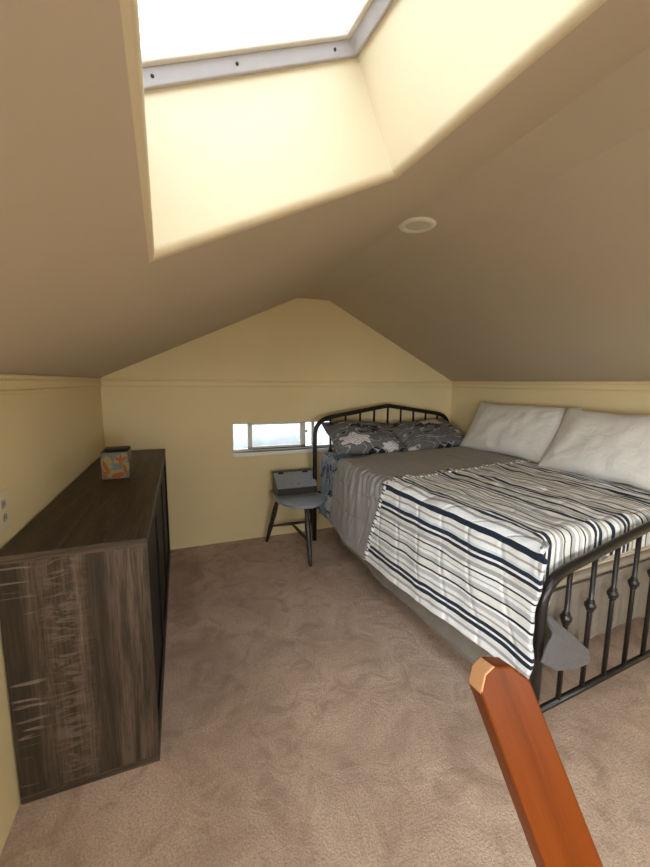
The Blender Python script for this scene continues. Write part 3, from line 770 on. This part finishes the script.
p = a0.lerp(a1, .80) + V((bx1 - bx0 + .016) * .54, 0, 0) + nn * .012
obj('keyhole', lathe([(.006, -.001), (.006, .002), (.003, .003)], c=p, axis=nn, n=12), M['hinge'], lid)
obj('cap_board', box((bx0 - .008, by1 - .055, .592), (bx1 + .008, by1 + .004, .604)), M['stool'], t, bevel=.002)
def turned(p0, p1, name='leg'):
    p0, p1 = V(*p0), V(*p1); L = (p1 - p0).length
    prof = [(.013, 0), (.014, .10), (.019, .30), (.020, .36), (.016, .38), (.021, .40), (.016, .42), (.019, .46), (.022, .62), (.019, .78), (.015, .80), (.019, .82), (.015, .84), (.017, 1.0)]
    return obj(name, lathe([(r, h * L) for r, h in prof], c=p0, axis=p1 - p0, n=16), M['stool'], t, smooth=True)
FL, FR, FF = (-.222, .195, 0), (.205, .195, 0), (-.012, -.352, 0)
TL, TR, TF = (-.135, .115, SZ - .024), (.130, .115, SZ - .024), (.0, -.205, SZ - .024)
turned(FL, TL); turned(FR, TR); turned(FF, TF)
def pt(a, b, q): return V(*a).lerp(V(*b), q)
def stretcher(p, q):
    L = (q - p).length
    obj('stretcher', lathe([(r, h * L) for r, h in ((.007, 0), (.010, .15), (.013, .45), (.015, .5), (.013, .55), (.010, .85), (.007, 1))], c=p, axis=q - p, n=12), M['stool'], t, smooth=True)
sa, sb = pt(FL, TL, .34), pt(FR, TR, .34); stretcher(sa, sb); stretcher(sa.lerp(sb, .5), pt(FF, TF, .40))

# ------------------------------------------------------------------ leaning wooden post in the foreground
top = V(0.960, -2.757, 0.925); dr = V(-.188, .4043, .8898).normalized()
top = top + dr * .012
base = top - dr * (top.z / dr.z)
POST_REAL = (top - base).length
camdir = (V(.535, -3.147, 1.35) - top).normalized()
yax = (camdir - dr * camdir.dot(dr)).normalized(); xax = yax.cross(dr).normalized()   # x to the viewer's ... y faces the viewer
rotm = Matrix((xax, yax, dr)).transposed()
rotm = rotm @ Matrix.Rotation(math.radians(20), 3, 'Z')
hw, hd = .0385, .021; Lp = POST_REAL
pf = [(hw, 0), (hw, Lp - .026), (hw - .016, Lp - .006), (hw - .034, Lp), (-hw + .018, Lp - .010), (-hw, Lp - .036), (-hw, 0)]
bm = bmesh.new(); add_prism(bm, [(x, -hd, z) for x, z in pf], (0, 2 * hd, 0))
o = obj('wooden_post', bm, M['orangewood'], None, bevel=.0035, seg=3)
o.data.materials.append(M['wornwood'])
for p in o.data.polygons:
    cz = p.center
    if cz.x > hw - .030 and cz.z > Lp - .03 and abs(p.normal.y) < .5: p.material_index = 1
o.location = base; o.rotation_euler = rotm.to_euler()
tag(o, 'glossy orange-brown wooden post with worn chamfered tip leaning in the right foreground', 'wooden post')

# ------------------------------------------------------------------ daylight
wd = bpy.data.worlds.new('sky'); S.world = wd; wd.use_nodes = True
nt = wd.node_tree; bg = nt.nodes['Background']
# overcast sky: brightest overhead, dimmer towards the horizon, dull ground below
tc = nt.nodes.new('ShaderNodeTexCoord'); sx = nt.nodes.new('ShaderNodeSeparateXYZ'); rp = nt.nodes.new('ShaderNodeValToRGB')
nt.links.new(tc.outputs['Generated'], sx.inputs[0]); mr = nt.nodes.new('ShaderNodeMath'); mr.operation = 'MULTIPLY_ADD'; mr.inputs[1].default_value = .5; mr.inputs[2].default_value = .5
nt.links.new(sx.outputs[2], mr.inputs[0]); nt.links.new(mr.outputs[0], rp.inputs[0])
el = rp.color_ramp.elements; el[0].position = .40; el[0].color = (.085, .098, .108, 1); el[1].position = 1.0; el[1].color = (.90, .97, 1.04, 1)
e2 = el.new(.5); e2.color = (.86, .89, .91, 1)
nt.links.new(rp.outputs[0], bg.inputs['Color']); bg.inputs['Strength'].default_value = 13.0
def portal(name, loc, rot, sx, sy):
    l = bpy.data.lights.new(name, 'AREA'); l.shape = 'RECTANGLE'; l.size = sx; l.size_y = sy; l.cycles.is_portal = True
    o = bpy.data.objects.new(name, l); COL.objects.link(o); o.location = loc; o.rotation_euler = rot
pc = (ring(0, DEP + .10)[0] + ring(0, DEP + .10)[2]) / 2
portal('skylight_portal', pc, (0, -AL, 0), .74, 2.04)
portal('added_front_portal', ((W3[0] + W3[1]) / 2, YF - .14, (W3[2] + W3[3]) / 2), (PI/2, 0, 0), W3[1] - W3[0], W3[3] - W3[2])
portal('added_left_portal', (-.13, (W4[0] + W4[1]) / 2, (W4[2] + W4[3]) / 2), (0, -PI/2, 0), W4[3] - W4[2], W4[1] - W4[0])
portal('back_window_portal', ((W1[0] + W1[1]) / 2, .13, (W1[2] + W1[3]) / 2), (-PI/2, 0, 0), W1[1] - W1[0], W1[3] - W1[2])

# ------------------------------------------------------------------ camera
cam = bpy.data.cameras.new('camera'); co = bpy.data.objects.new('camera', cam); COL.objects.link(co)
yaw, pitch, roll = .367, .134, .0073
fw = V(math.sin(yaw) * math.cos(pitch), math.cos(yaw) * math.cos(pitch), -math.sin(pitch)); rt = V(math.cos(yaw), -math.sin(yaw), 0); up = rt.cross(fw)
r2 = rt * math.cos(roll) + up * math.sin(roll); u2 = up * math.cos(roll) - rt * math.sin(roll)
co.matrix_world = Matrix.Translation((.535, -3.1472, 1.35)) @ Matrix((r2, u2, -fw)).transposed().to_4x4()
cam.sensor_fit = 'VERTICAL'; cam.sensor_height = 36; cam.lens = 376.4 * 36 / 867; cam.clip_start = .01
S.camera = co
vs = S.view_settings; vs.view_transform = 'Standard'; vs.look = 'None'; vs.gamma = 1; vs.exposure = 1.26; vs.use_curve_mapping = False
S.cycles.use_denoising = True
S.cycles.max_bounces = 14; S.cycles.diffuse_bounces = 8; S.cycles.transparent_max_bounces = 12
